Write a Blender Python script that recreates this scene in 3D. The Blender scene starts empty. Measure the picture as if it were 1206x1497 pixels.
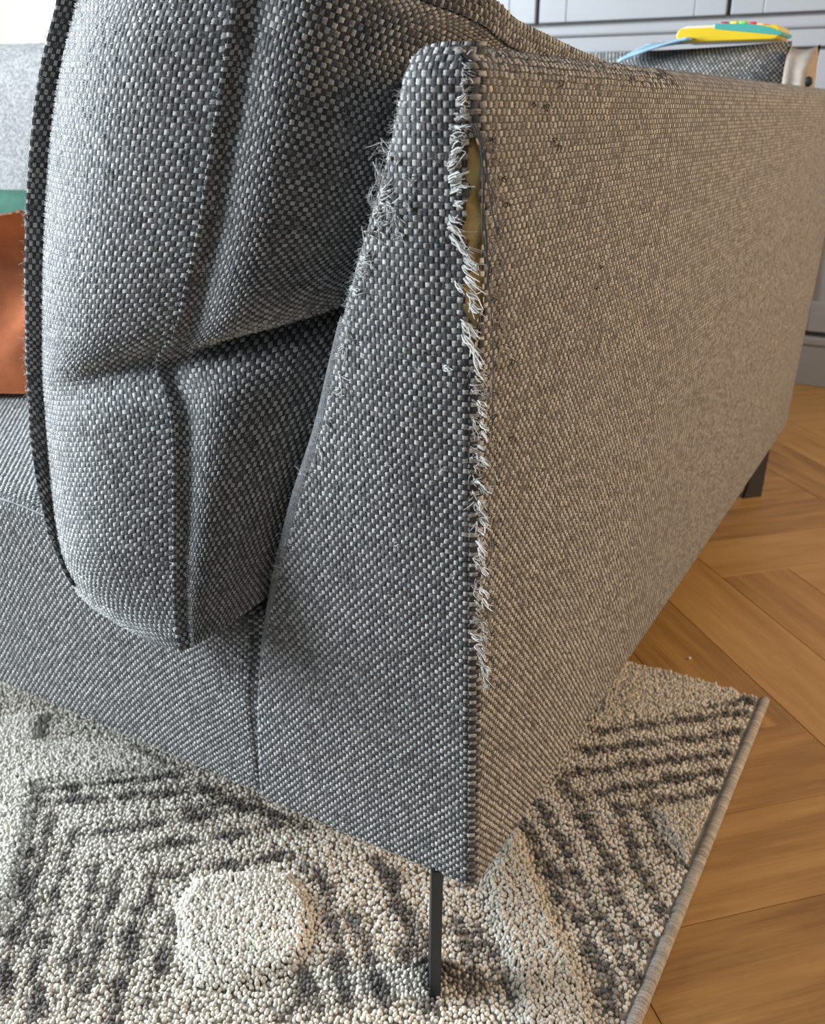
import bpy, bmesh, math, random
import numpy as np
from mathutils import Vector, Matrix

random.seed(7)
RNG = np.random.default_rng(11)
SC = bpy.context.scene
COL = SC.collection

# ------------------------------------------------------------------ camera
F_PX, CX, CY = 1358.0, 603.0, 748.5
PITCH, YAW = math.radians(23.4), math.radians(30.07)
CAM = np.array([0.246, -0.49, 0.74])
FW = np.array([-math.sin(YAW) * math.cos(PITCH), math.cos(YAW) * math.cos(PITCH), -math.sin(PITCH)])
RT = np.array([math.cos(YAW), math.sin(YAW), 0.0])
UP = np.cross(RT, FW)
cam_data = bpy.data.cameras.new('camera')
cam = bpy.data.objects.new('camera', cam_data)
COL.objects.link(cam)
M3 = Matrix((RT, UP, -FW)).transposed()
cam.matrix_world = Matrix.Translation(CAM) @ M3.to_4x4()
cam_data.sensor_fit = 'VERTICAL'
cam_data.sensor_height = 36.0
cam_data.sensor_width = 36.0
cam_data.lens = 36.0 * F_PX / 1497.0
cam_data.clip_start = 0.02
cam_data.clip_end = 50
cam_data.dof.use_dof = True
cam_data.dof.focus_distance = 0.66
cam_data.dof.aperture_fstop = 13.0
SC.camera = cam


def at(px, py, axis, val):
    """point of the place seen at photo pixel (px, py) on the plane axis=val"""
    d = FW + RT * (px - CX) / F_PX - UP * (py - CY) / F_PX
    t = (val - CAM[axis]) / d[axis]
    return CAM + t * d


# ------------------------------------------------------------------ world, light, exposure
world = bpy.data.worlds.new('world')
SC.world = world
world.use_nodes = True
bg = world.node_tree.nodes['Background']
bg.inputs[0].default_value = (0.86, 0.93, 1.0, 1)
bg.inputs[1].default_value = 0.36


def area(name, loc, target, sx, sy, power, col):
    l = bpy.data.lights.new(name, 'AREA')
    l.shape = 'RECTANGLE'
    l.size, l.size_y = sx, sy
    l.energy = power
    l.color = col
    o = bpy.data.objects.new(name, l)
    COL.objects.link(o)
    o.location = loc
    o.rotation_euler = (Vector(target) - Vector(loc)).to_track_quat('-Z', 'Y').to_euler()
    return o


area('window_light', (-3.6, -0.85, 1.55), (-0.6, 0.3, 0.5), 3.0, 2.0, 560, (0.82, 0.915, 1.0))
area('warm_room_light', (2.1, 1.3, 1.3), (0.0, 0.4, 0.35), 1.1, 1.0, 62, (1.0, 0.685, 0.39))
SC.view_settings.view_transform = 'Standard'
SC.view_settings.look = 'None'
SC.view_settings.gamma = 1.0
SC.view_settings.use_curve_mapping = False
SC.view_settings.exposure = 0.0


# ------------------------------------------------------------------ helpers
def smooth(e0, e1, x):
    t = np.clip((x - e0) / (e1 - e0), 0, 1)
    return t * t * (3 - 2 * t)


def link(name, mesh, mat, parent=None):
    o = bpy.data.objects.new(name, mesh)
    COL.objects.link(o)
    if mat is not None:
        mesh.materials.append(mat)
    o.parent = parent
    return o


def empty(name, label, cat, loc=(0, 0, 0), group=None):
    o = bpy.data.objects.new(name, None)
    COL.objects.link(o)
    o.empty_display_size = 0.05
    o['label'] = label
    o['category'] = cat
    if group:
        o['group'] = group
    return o


def tag(o, label, cat, group=None):
    o['label'] = label
    o['category'] = cat
    if group:
        o['group'] = group
    return o


def np_mesh(name, verts, quads, tone=None, uv=None, shade=True):
    verts = np.asarray(verts, dtype=np.float32)
    quads = np.asarray(quads, dtype=np.int32)
    k = quads.shape[1]
    me = bpy.data.meshes.new(name)
    me.vertices.add(len(verts))
    me.vertices.foreach_set('co', verts.ravel())
    me.loops.add(quads.size)
    me.loops.foreach_set('vertex_index', quads.ravel())
    me.polygons.add(len(quads))
    me.polygons.foreach_set('loop_start', np.arange(0, quads.size, k, dtype=np.int32))
    if shade:
        me.polygons.foreach_set('use_smooth', np.ones(len(quads), dtype=bool))
    if uv is not None:
        l = me.uv_layers.new(name='UVMap')
        l.data.foreach_set('uv', np.asarray(uv, dtype=np.float32)[quads.ravel()].ravel())
    if tone is not None:
        at_ = me.attributes.new('tone', 'FLOAT', 'POINT')
        at_.data.foreach_set('value', np.asarray(tone, dtype=np.float32))
    me.update(calc_edges=True)
    me.validate()
    return me


def grid_quads(na, nb):
    i = np.arange((na + 1) * (nb + 1)).reshape(nb + 1, na + 1)
    return np.stack([i[:-1, :-1], i[:-1, 1:], i[1:, 1:], i[1:, :-1]], -1).reshape(-1, 4)


def bm_obj(name, bm, mat, parent=None, shade=False):
    me = bpy.data.meshes.new(name)
    bm.to_mesh(me)
    bm.free()
    if shade:
        for p in me.polygons:
            p.use_smooth = True
    return link(name, me, mat, parent)


def box(name, lo, hi, mat, parent=None, bevel=0.0, seg=2, shade=False):
    bm = bmesh.new()
    bmesh.ops.create_cube(bm, size=1)
    lo, hi = Vector(lo), Vector(hi)
    for v in bm.verts:
        v.co = Vector(((v.co.x + .5) * (hi.x - lo.x) + lo.x, (v.co.y + .5) * (hi.y - lo.y) + lo.y, (v.co.z + .5) * (hi.z - lo.z) + lo.z))
    if bevel:
        bmesh.ops.bevel(bm, geom=bm.edges[:], offset=bevel, segments=seg, affect='EDGES', profile=0.5)
    return bm_obj(name, bm, mat, parent, shade)


def prism(name, poly, axis, lo, hi, mat, parent=None, bevel=0.0, seg=2, shade=False):
    """polygon in the two other axes, extruded along axis"""
    bm = bmesh.new()
    def mk(p, c):
        q = list(p)
        q.insert(axis, c)
        return bm.verts.new(q)
    a = [mk(p, lo) for p in poly]
    b = [mk(p, hi) for p in poly]
    n = len(poly)
    bm.faces.new(a)
    bm.faces.new(b[::-1])
    for i in range(n):
        bm.faces.new((a[i], b[i], b[(i + 1) % n], a[(i + 1) % n]))
    bmesh.ops.recalc_face_normals(bm, faces=bm.faces[:])
    if bevel:
        bmesh.ops.bevel(bm, geom=bm.edges[:], offset=bevel, segments=seg, affect='EDGES', profile=0.5)
    return bm_obj(name, bm, mat, parent, shade)


def catmull(keys, vals, q):
    """cubic interpolation of vals (n, k) over keys (n,) at q"""
    keys = np.asarray(keys, float)
    vals = np.asarray(vals, float)
    if vals.ndim == 1:
        vals = vals[:, None]
    m = np.zeros_like(vals)
    m[1:-1] = (vals[2:] - vals[:-2]) / (keys[2:] - keys[:-2])[:, None]
    m[0] = (vals[1] - vals[0]) / (keys[1] - keys[0])
    m[-1] = (vals[-1] - vals[-2]) / (keys[-1] - keys[-2])
    q = np.asarray(q, float)
    i = np.clip(np.searchsorted(keys, q, side='right') - 1, 0, len(keys) - 2)
    h = (keys[i + 1] - keys[i])
    t = ((q - keys[i]) / h)[..., None]
    h = h[..., None]
    return ((2 * t**3 - 3 * t**2 + 1) * vals[i] + (t**3 - 2 * t**2 + t) * h * m[i]
            + (-2 * t**3 + 3 * t**2) * vals[i + 1] + (t**3 - t**2) * h * m[i + 1])


def tube_arrays(path, rad, sides=4):
    path = np.asarray(path, float)
    n = len(path)
    rad = np.broadcast_to(np.asarray(rad, float), (n,))
    tg = np.gradient(path, axis=0)
    tg /= np.linalg.norm(tg, axis=1)[:, None] + 1e-12
    ref = np.array([0.31, 0.77, 0.55])
    a = np.cross(tg, ref)
    a /= np.linalg.norm(a, axis=1)[:, None] + 1e-12
    b = np.cross(tg, a)
    ang = np.arange(sides) * 2 * math.pi / sides
    v = path[:, None] + rad[:, None, None] * (np.cos(ang)[None, :, None] * a[:, None] + np.sin(ang)[None, :, None] * b[:, None])
    idx = np.arange(n * sides).reshape(n, sides)
    q = np.stack([idx[:-1], np.roll(idx[:-1], -1, 1), np.roll(idx[1:], -1, 1), idx[1:]], -1).reshape(-1, 4)
    return v.reshape(-1, 3), q


def tubes(name, paths, rads, mat, parent=None, sides=4, tone=None):
    V, Q, T, off = [], [], [], 0
    for k, p in enumerate(paths):
        v, q = tube_arrays(p, rads[k] if hasattr(rads, '__len__') else rads, sides)
        V.append(v)
        Q.append(q + off)
        off += len(v)
        if tone is not None:
            T.append(np.full(len(v), tone[k]))
    return link(name, np_mesh(name, np.concatenate(V), np.concatenate(Q), np.concatenate(T) if tone is not None else None), mat, parent)


# ------------------------------------------------------------------ materials
def new_mat(name):
    m = bpy.data.materials.new(name)
    m.use_nodes = True
    nt = m.node_tree
    return m, nt, nt.nodes['Principled BSDF']


def N(nt, kind, **kw):
    n = nt.nodes.new(kind)
    for k, v in kw.items():
        setattr(n, k, v)
    return n


def math_node(nt, op, a, b=None, c=None):
    n = N(nt, 'ShaderNodeMath', operation=op)
    for i, x in enumerate((a, b, c)):
        if x is None:
            continue
        if isinstance(x, (int, float)):
            n.inputs[i].default_value = x
        else:
            nt.links.new(x, n.inputs[i])
    return n.outputs[0]


def ramp(nt, fac, stops):
    r = N(nt, 'ShaderNodeValToRGB')
    els = r.color_ramp.elements
    while len(els) < len(stops):
        els.new(0.5)
    for e, (p, c) in zip(els, stops):
        e.position = p
        e.color = (*c, 1)
    nt.links.new(fac, r.inputs[0])
    return r.outputs[0]


def noise(nt, scale, detail=3, vec=None, rough=0.55):
    n = N(nt, 'ShaderNodeTexNoise')
    n.inputs['Scale'].default_value = scale
    n.inputs['Detail'].default_value = detail
    n.inputs['Roughness'].default_value = rough
    if vec is not None:
        nt.links.new(vec, n.inputs['Vector'])
    return n.outputs[0]


def plain(name, col, rough=0.6, metal=0.0, var=0.08, scale=30, bump=0.0, bscale=300, spec=0.5):
    m, nt, b = new_mat(name)
    tc = N(nt, 'ShaderNodeTexCoord')
    nz = noise(nt, scale, 3, tc.outputs['Object'])
    lo = tuple(max(0, c * (1 - var)) for c in col)
    hi = tuple(min(1, c * (1 + var)) for c in col)
    nt.links.new(ramp(nt, nz, [(0.3, lo), (0.7, hi)]), b.inputs['Base Color'])
    b.inputs['Roughness'].default_value = rough
    b.inputs['Metallic'].default_value = metal
    b.inputs['Specular IOR Level'].default_value = spec
    if bump:
        bp = N(nt, 'ShaderNodeBump')
        bp.inputs['Strength'].default_value = bump
        bp.inputs['Distance'].default_value = 0.002
        nt.links.new(noise(nt, bscale, 4, tc.outputs['Object']), bp.inputs['Height'])
        nt.links.new(bp.outputs[0], b.inputs['Normal'])
    return m


WEFT_LO, WEFT_HI = (0.20, 0.197, 0.19), (0.60, 0.59, 0.56)
WARP_LO, WARP_HI = (0.016, 0.017, 0.020), (0.062, 0.063, 0.068)


def make_weave():
    """plain two-tone weave for the cloth lying under the raised yarns and for cloth too far away"""
    m, nt, b = new_mat('grey_weave_cloth')
    uv = N(nt, 'ShaderNodeUVMap')
    sp = N(nt, 'ShaderNodeSeparateXYZ')
    nt.links.new(uv.outputs[0], sp.inputs[0])
    u, v = sp.outputs[0], sp.outputs[1]
    fu, fv = math_node(nt, 'FLOOR', u), math_node(nt, 'FLOOR', v)
    par = math_node(nt, 'MODULO', math_node(nt, 'ADD', math_node(nt, 'ADD', fu, fv), 20000.0), 2.0)
    weft = math_node(nt, 'LESS_THAN', par, 0.5)
    lu, lv = math_node(nt, 'FRACT', u), math_node(nt, 'FRACT', v)
    su = math_node(nt, 'SINE', math_node(nt, 'MULTIPLY', lu, math.pi))
    sv = math_node(nt, 'SINE', math_node(nt, 'MULTIPLY', lv, math.pi))
    su2 = math_node(nt, 'ABSOLUTE', math_node(nt, 'SINE', math_node(nt, 'MULTIPLY', lu, 2 * math.pi)))
    sv2 = math_node(nt, 'ABSOLUTE', math_node(nt, 'SINE', math_node(nt, 'MULTIPLY', lv, 2 * math.pi)))
    hw = math_node(nt, 'MULTIPLY', math_node(nt, 'POWER', su, 0.5), math_node(nt, 'ADD', math_node(nt, 'MULTIPLY', sv, 0.7), math_node(nt, 'MULTIPLY', sv2, 0.3)))
    hp = math_node(nt, 'MULTIPLY', math_node(nt, 'MULTIPLY', math_node(nt, 'POWER', sv, 0.5), su2), 0.55)
    mixh = N(nt, 'ShaderNodeMix')
    nt.links.new(weft, mixh.inputs[0])
    nt.links.new(hp, mixh.inputs[2])
    nt.links.new(hw, mixh.inputs[3])
    height = mixh.outputs[0]
    cell = N(nt, 'ShaderNodeCombineXYZ')
    nt.links.new(fu, cell.inputs[0])
    nt.links.new(fv, cell.inputs[1])
    wn = N(nt, 'ShaderNodeTexWhiteNoise')
    nt.links.new(cell.outputs[0], wn.inputs['Vector'])
    cw = ramp(nt, wn.outputs[0], [(0.0, WEFT_LO), (1.0, WEFT_HI)])
    cp = ramp(nt, wn.outputs[0], [(0.0, WARP_LO), (1.0, WARP_HI)])
    edge = math_node(nt, 'MULTIPLY', weft, math_node(nt, 'SMOOTH_MIN', math_node(nt, 'MULTIPLY', hw, 2.2), 1.0, 0.1))
    mx = N(nt, 'ShaderNodeMix', data_type='RGBA')
    nt.links.new(edge, mx.inputs[0])
    nt.links.new(cp, mx.inputs[6])
    nt.links.new(cw, mx.inputs[7])
    nt.links.new(mx.outputs[2], b.inputs['Base Color'])
    bp = N(nt, 'ShaderNodeBump')
    bp.inputs['Strength'].default_value = 0.9
    bp.inputs['Distance'].default_value = 0.0014
    nt.links.new(height, bp.inputs['Height'])
    nt.links.new(bp.outputs[0], b.inputs['Normal'])
    b.inputs['Roughness'].default_value = 0.75
    b.inputs['Sheen Weight'].default_value = 0.15
    return m


def make_yarn(name, stops, rough, sheen, fib=900, spec=0.35):
    """yarn colour from the thread's own tone, with fine fibres"""
    m, nt, b = new_mat(name)
    a = N(nt, 'ShaderNodeAttribute', attribute_name='tone')
    tc = N(nt, 'ShaderNodeTexCoord')
    nz = noise(nt, fib, 4, tc.outputs['Object'], 0.75)
    f = math_node(nt, 'ADD', a.outputs['Fac'], math_node(nt, 'MULTIPLY', math_node(nt, 'SUBTRACT', nz, 0.5), 0.5))
    nt.links.new(ramp(nt, f, stops), b.inputs['Base Color'])
    bp = N(nt, 'ShaderNodeBump')
    bp.inputs['Strength'].default_value = 0.9
    bp.inputs['Distance'].default_value = 0.0008
    nt.links.new(nz, bp.inputs['Height'])
    nt.links.new(bp.outputs[0], b.inputs['Normal'])
    b.inputs['Roughness'].default_value = rough
    b.inputs['Sheen Weight'].default_value = sheen
    b.inputs['Specular IOR Level'].default_value = spec
    return m


M_WEAVE = make_weave()
M_YARN = make_yarn('grey_yarn', [(0.0, WARP_LO), (0.22, WARP_HI), (0.42, WEFT_LO), (1.0, WEFT_HI)], 0.58, 0.15, 1100, 0.5)
M_FRAY = make_yarn('frayed_yarn', [(0.0, (0.25, 0.25, 0.24)), (1.0, (0.78, 0.77, 0.74))], 0.8, 0.3)
M_DARKTHREAD = plain('dark_sewing_thread', (0.02, 0.018, 0.017), 0.7)
M_LINING = plain('dark_lining', (0.03, 0.03, 0.032), 0.95)
M_BLACK = plain('black_metal', (0.012, 0.013, 0.016), 0.42, 0.0, 0.2)
M_RUGYARN = make_yarn('rug_yarn', [(0.0, (0.075, 0.068, 0.062)), (0.3, (0.20, 0.18, 0.16)), (0.6, (0.56, 0.51, 0.43)), (1.0, (0.88, 0.84, 0.75))], 0.85, 0.25, 700)
M_RUGBASE = plain('rug_backing', (0.34, 0.31, 0.27), 0.95, 0, 0.3, 60, 0.6, 500)


def make_foam():
    m, nt, b = new_mat('yellow_foam')
    tc = N(nt, 'ShaderNodeTexCoord')
    n1 = noise(nt, 90, 3, tc.outputs['Object'])
    n2 = noise(nt, 900, 2, tc.outputs['Object'])
    col = ramp(nt, n1, [(0.30, (0.12, 0.06, 0.02)), (0.36, (0.85, 0.56, 0.19)), (0.6, (0.95, 0.74, 0.33))])
    nt.links.new(col, b.inputs['Base Color'])
    b.inputs['Roughness'].default_value = 0.9
    bp = N(nt, 'ShaderNodeBump')
    bp.inputs['Strength'].default_value = 0.6
    bp.inputs['Distance'].default_value = 0.001
    nt.links.new(n2, bp.inputs['Height'])
    nt.links.new(bp.outputs[0], b.inputs['Normal'])
    return m


M_FOAM = make_foam()


def make_oak():
    m, nt, b = new_mat('oak_plank')
    tc = N(nt, 'ShaderNodeTexCoord')
    oi = N(nt, 'ShaderNodeObjectInfo')
    mp = N(nt, 'ShaderNodeMapping')
    mp.inputs['Scale'].default_value = (1.6, 14.0, 14.0)
    off = N(nt, 'ShaderNodeCombineXYZ')
    for k in range(3):
        nt.links.new(math_node(nt, 'MULTIPLY', oi.outputs['Random'], 37.0 + 11 * k), off.inputs[k])
    nt.links.new(off.outputs[0], mp.inputs['Location'])
    nt.links.new(tc.outputs['Object'], mp.inputs['Vector'])
    n1 = noise(nt, 2.2, 5, mp.outputs[0], 0.6)
    mp2 = N(nt, 'ShaderNodeMapping')
    mp2.inputs['Scale'].default_value = (9.0, 260.0, 60.0)
    nt.links.new(off.outputs[0], mp2.inputs['Location'])
    nt.links.new(tc.outputs['Object'], mp2.inputs['Vector'])
    n2 = noise(nt, 1.0, 3, mp2.outputs[0], 0.6)
    f = math_node(nt, 'ADD', math_node(nt, 'MULTIPLY', n1, 0.75), math_node(nt, 'MULTIPLY', n2, 0.25))
    f = math_node(nt, 'ADD', f, math_node(nt, 'MULTIPLY', math_node(nt, 'SUBTRACT', oi.outputs['Random'], 0.5), 0.22))
    col = ramp(nt, f, [(0.28, (0.23, 0.115, 0.033)), (0.5, (0.375, 0.205, 0.062)), (0.75, (0.49, 0.29, 0.105))])
    nt.links.new(col, b.inputs['Base Color'])
    b.inputs['Roughness'].default_value = 0.42
    bp = N(nt, 'ShaderNodeBump')
    bp.inputs['Strength'].default_value = 0.25
    bp.inputs['Distance'].default_value = 0.0008
    nt.links.new(n2, bp.inputs['Height'])
    nt.links.new(bp.outputs[0], b.inputs['Normal'])
    return m


M_OAK = make_oak()
M_JOINT = plain('dark_floor_joint', (0.03, 0.014, 0.006), 0.9)
M_CAB = plain('grey_cabinet_paint', (0.27, 0.275, 0.285), 0.45, 0, 0.03, 6)
M_WALL = plain('beige_wall_paint', (0.72, 0.69, 0.60), 0.9, 0, 0.03, 4)


# ------------------------------------------------------------------ the setting
def structure(o):
    o['kind'] = 'structure'
    return o


floor = structure(box('floor', (-4.3, -2.6, -0.06), (3.2, 3.0, -0.0125), M_JOINT))
PW, PL = 0.185 / math.sqrt(2), 0.925 / math.sqrt(2)
GAP = 0.0005
pm = bpy.data.meshes.new('plank')
bm = bmesh.new()
bmesh.ops.create_cube(bm, size=1)
for v in bm.verts:
    v.co = Vector((v.co.x * (PL - 2 * GAP), v.co.y * (PW - 2 * GAP), (v.co.z - 0.5) * 0.012))
bmesh.ops.bevel(bm, geom=[e for e in bm.edges if all(v.co.z > -0.001 for v in e.verts)], offset=0.0003, segments=1, affect='EDGES')
bm.to_mesh(pm)
bm.free()
pm.materials.append(M_OAK)
S0, T0 = 0.82 / math.sqrt(2), -1.39 / math.sqrt(2)
count = 0
for ia in range(-60, 60):
    for ib in range(-6, 7):
        for kind in (0, 1):
            s = S0 + ia * PW + ib * PL
            t = T0 + ia * PW - ib * PL
            if kind == 0:
                cs, ct = s + PL / 2, t + PW / 2
            else:
                cs, ct = s + PW / 2, t + PW + PL / 2
            # s = (x+y)/sqrt2, t = (x-y)/sqrt2
            x, y = (cs + ct) / math.sqrt(2), (cs - ct) / math.sqrt(2)
            if not (-2.3 < x < 1.75 and -0.9 < y < 2.62):
                continue
            o = bpy.data.objects.new('plank', pm)
            COL.objects.link(o)
            o.parent = floor
            o.location = (x, y, 0)
            o.rotation_euler = (0, 0, math.pi / 4 if kind == 0 else -math.pi / 4)
            count += 1
print('planks', count)

structure(box('wall_back', (-4.3, 2.9, -0.0125), (3.2, 3.0, 2.6), M_WALL))
for nm, lo, hi in (('wall_left', (-4.3, 0.75, -0.0125), (-4.2, 2.9, 2.6)), ('wall_left_under_window', (-4.3, -2.4, -0.0125), (-4.2, 0.75, 0.55)),
                   ('wall_left_over_window', (-4.3, -2.4, 2.4), (-4.2, 0.75, 2.6))):
    structure(box(nm, lo, hi, M_WALL))


# ------------------------------------------------------------------ sofa
CW, CH = 0.0033, 0.0038      # width and height of one crossing of the weave
ZB, ZT = 0.152, 0.772

_xf_z = np.array([0.10, 0.18, 0.295, 0.374, 0.463, 0.532, 0.615, 0.672, 0.719, 0.761, 0.80])
_xf_x = np.array([-0.221, -0.218, -0.206, -0.186, -0.156, -0.127, -0.100, -0.078, -0.060, -0.048, -0.040])


def x_front(z):
    z = np.clip(z, 0.10, 0.80)
    return catmull(_xf_z, _xf_x, z)[..., 0]


def y_end(z):
    return 0.03 * (ZT - z) / (ZT - ZB)


def unit(v):
    return v / (np.linalg.norm(v, axis=-1, keepdims=True) + 1e-12)


def patch(name, S, ur, vr, mat, parent, nu=60, nv=80, cell=(CW, CH), off=0.0):
    """cloth surface S(u, v); UV counts weave crossings"""
    u = np.linspace(ur[0], ur[1], nu + 1)
    v = np.linspace(vr[0], vr[1], nv + 1)
    U, V = np.meshgrid(u, v)
    P = S(U.ravel(), V.ravel())
    return link(name, np_mesh(name, P, grid_quads(nu, nv), uv=np.stack([U.ravel() / cell[0], V.ravel() / cell[1]], -1)), mat, parent)


# raised yarn shapes: (u, v) in crossings, h in mm-like units
_wu = np.array([-0.60, -0.40, 0.0, 0.40, 0.60])
_wh = np.array([-0.55, 0.62, 1.0, 0.62, -0.55])
_wv = np.array([-0.385, -0.205, 0.0, 0.205, 0.385])
_wp = np.array([-0.2, 1.0, 0.18, 1.0, -0.2])
_pu = np.array([-0.36, -0.20, 0.0, 0.20, 0.36])
_pp = np.array([-0.2, 1.0, 0.4, 1.0, -0.2])
_pv = np.array([-0.75, 0.0, 0.75])
_ph = np.array([-0.3, 1.0, -0.3])


def yarns(name, S, ur, vr, parent, cell=(CW, CH), mask=None, sign=1.0, hw=0.00125, hp=0.0006, warp=True, wear=None, jit=1.0):
    i = np.arange(math.floor(ur[0] / cell[0]), math.ceil(ur[1] / cell[0]))
    j = np.arange(math.floor(vr[0] / cell[1]), math.ceil(vr[1] / cell[1]))
    I, J = np.meshgrid(i, j)
    I, J = I.ravel(), J.ravel()
    U, V = (I + 0.5) * cell[0], (J + 0.5) * cell[1]
    ok = (U > ur[0]) & (U < ur[1]) & (V > vr[0]) & (V < vr[1])
    if mask is not None:
        ok &= mask(U, V)
    I, J, U, V = I[ok], J[ok], U[ok], V[ok]
    rnd = RNG.normal(size=(len(U), 8))
    U = U + rnd[:, 0] * 0.07 * cell[0] * jit
    V = V + rnd[:, 1] * 0.08 * cell[1] * jit
    P = S(U, V)
    du, dv = cell[0] * 0.5, cell[1] * 0.5
    eu = S(U + du, V) - S(U - du, V)
    ev = S(U, V + dv) - S(U, V - dv)
    n = unit(np.cross(eu, ev)) * sign
    weft = ((I + J) % 2) == 0
    Vs, Qs, Ts, off = [], [], [], 0
    w = wear(U, V) if wear is not None else np.zeros(len(U))
    for sel, cu, hu, cv, hv, hh, is_weft in ((weft, _wu, _wh, _wv, _wp, hw, True), (~weft, _pu, _pp, _pv, _ph, hp, False)):
        if not is_weft and not warp:
            continue
        k = np.where(sel)[0]
        r = rnd[k]
        nu, nv = len(cu), len(cv)
        rot = r[:, 2] * 0.11 * jit
        sc = 1 + 0.11 * r[:, 3]
        a = (cu[None, None, :] * (1 + 0.06 * r[:, 4])[:, None, None])
        b = (cv[None, :, None] * np.clip(sc, 0.8, 1.2)[:, None, None])
        a2 = a + b * (-rot)[:, None, None]
        b2 = b + a * rot[:, None, None]
        h = hu[None, None, :] * (hv[None, :, None] if is_weft else 1.0)
        if is_weft:
            h = np.minimum(hu[None, None, :], 1.0) * np.where(hu[None, None, :] > 0, hv[None, :, None], 1.0)
        else:
            h = hu[None, None, :] * np.where(hu[None, None, :] > 0, hv[None, :, None], 1.0)
        h = np.broadcast_to(h, (len(k), nv, nu)) * hh * np.clip(1 + 0.25 * r[:, 5], 0.4, 1.6)[:, None, None]
        X = (P[k][:, None, None] + a2[..., None] * eu[k][:, None, None] + b2[..., None] * ev[k][:, None, None] + h[..., None] * n[k][:, None, None])
        m = len(k)
        Vs.append(X.reshape(-1, 3))
        idx = np.arange(nu * nv).reshape(nv, nu)
        q = np.stack([idx[:-1, :-1], idx[:-1, 1:], idx[1:, 1:], idx[1:, :-1]], -1).reshape(-1, 4)
        if sign < 0:
            q = q[:, ::-1]
        Qs.append((q[None] + (np.arange(m) * nu * nv)[:, None, None]).reshape(-1, 4) + off)
        off += m * nu * nv
        if is_weft:
            t = np.clip(0.70 + 0.17 * r[:, 6] + 0.25 * w[k], 0.36, 1.0)
        else:
            t = np.clip(0.12 + 0.07 * r[:, 6] + 0.2 * w[k], 0.0, 0.36)
        tv = np.repeat(t, nu * nv) + RNG.normal(size=m * nu * nv) * (0.10 if is_weft else 0.04)
        Ts.append(np.clip(tv, 0, 1))
    o = link(name, np_mesh(name, np.concatenate(Vs), np.concatenate(Qs), np.concatenate(Ts)), M_YARN, parent)
    o['kind'] = 'stuff'
    return o


sofa = empty('sofa', 'grey woven corner sofa with a frayed torn corner seam on its backrest', 'sofa')
sofa.location = (0, 0, 0)

# ---- tear along the corner seam: how far the cloth has drawn back
def tear_gap(z):
    g = 0.0058 * smooth(0.585, 0.64, z) * (1 - smooth(0.70, 0.742, z))
    return g * (0.75 + 0.25 * np.sin(z * 160) + 0.2 * np.sin(z * 410 + 1))


# ---- end panel of the backrest (faces the end of the sofa)
def S_end(x, z):
    xf, xb = x_front(z), 0.0
    y = y_end(z)
    w = xb - xf
    y = y - 0.006 * np.sin(np.pi * np.clip((x - xf) / w, 0, 1)) * smooth(ZB, ZB + 0.4, z)
    r = 0.003 + 0.010 * smooth(0.20, 0.50, z)
    dl = np.clip((xf + r - x) / r, 0, 1.4)
    y = y + r * (1 - np.sqrt(np.clip(1 - np.minimum(dl, 0.999) ** 2, 0, 1))) + r * np.clip(dl - 0.999, 0, 1) * 3
    dr = np.clip((x - (xb - 0.007)) / 0.007, 0, 1)
    y = y + 0.004 * dr ** 2
    dt = np.clip((z - (ZT - 0.02)) / 0.02, 0, 1)
    y = y + 0.012 * dt ** 2
    db = np.clip((ZB + 0.012 - z) / 0.012, 0, 1)
    y = y + 0.008 * db ** 2
    return np.stack([x, y, z], -1)


def top_limit(x):
    # rounded top of the panel
    t = np.clip((x + 0.05) / 0.05, 0, 1)
    return ZT + 0.002 - 0.018 * (1 - np.sqrt(np.clip(1 - (1 - np.clip(t / 0.6, 0, 1)) ** 2, 0, 1)))


def S_end_lerp(a, b):
    z = b
    xf = x_front(z)
    xb = -tear_gap(z)
    x = xf + (xb - xf) * a
    z2 = np.minimum(z, top_limit(x))
    return S_end(x, z2)


def end_patch():
    a = np.linspace(0, 1, 31)
    b = np.linspace(ZB, ZT + 0.002, 161)
    A, B = np.meshgrid(a, b)
    P = S_end_lerp(A.ravel(), B.ravel())
    return link('end_panel', np_mesh('end_panel', P, grid_quads(30, 160), uv=np.stack([P[:, 0] / CW, P[:, 2] / CH], -1)), M_WEAVE, sofa)


end_panel = end_patch()


def wear_end(x, z):
    # rubbed, paler cloth along the worn edge
    return np.exp(-((x - x_front(z)) / 0.018) ** 2) * smooth(0.5, 0.6, z) * 0.8 + np.exp(-(x / 0.012) ** 2) * 0.5 * smooth(0.3, 0.45, z)


def mask_end(x, z):
    m = (x > x_front(z) + 0.004 + 0.006 * smooth(0.31, 0.36, z) * (1 - smooth(0.56, 0.62, z))) & (x < -tear_gap(z) - 0.0004 - 0.002 * (tear_gap(z) > 0.0005)) & (z < top_limit(x) - 0.001)
    # yarns missing in the worn patch near the cushion side
    d = np.hypot((x + 0.062) / 0.014, (z - 0.685) / 0.035)
    return m & ((d > 1.0) | (RNG.random(len(x)) > 0.75))


yarns('woven_yarn', S_end, (-0.225, 0.0), (ZB, ZT + 0.003), end_panel, mask=mask_end, wear=wear_end)


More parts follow.
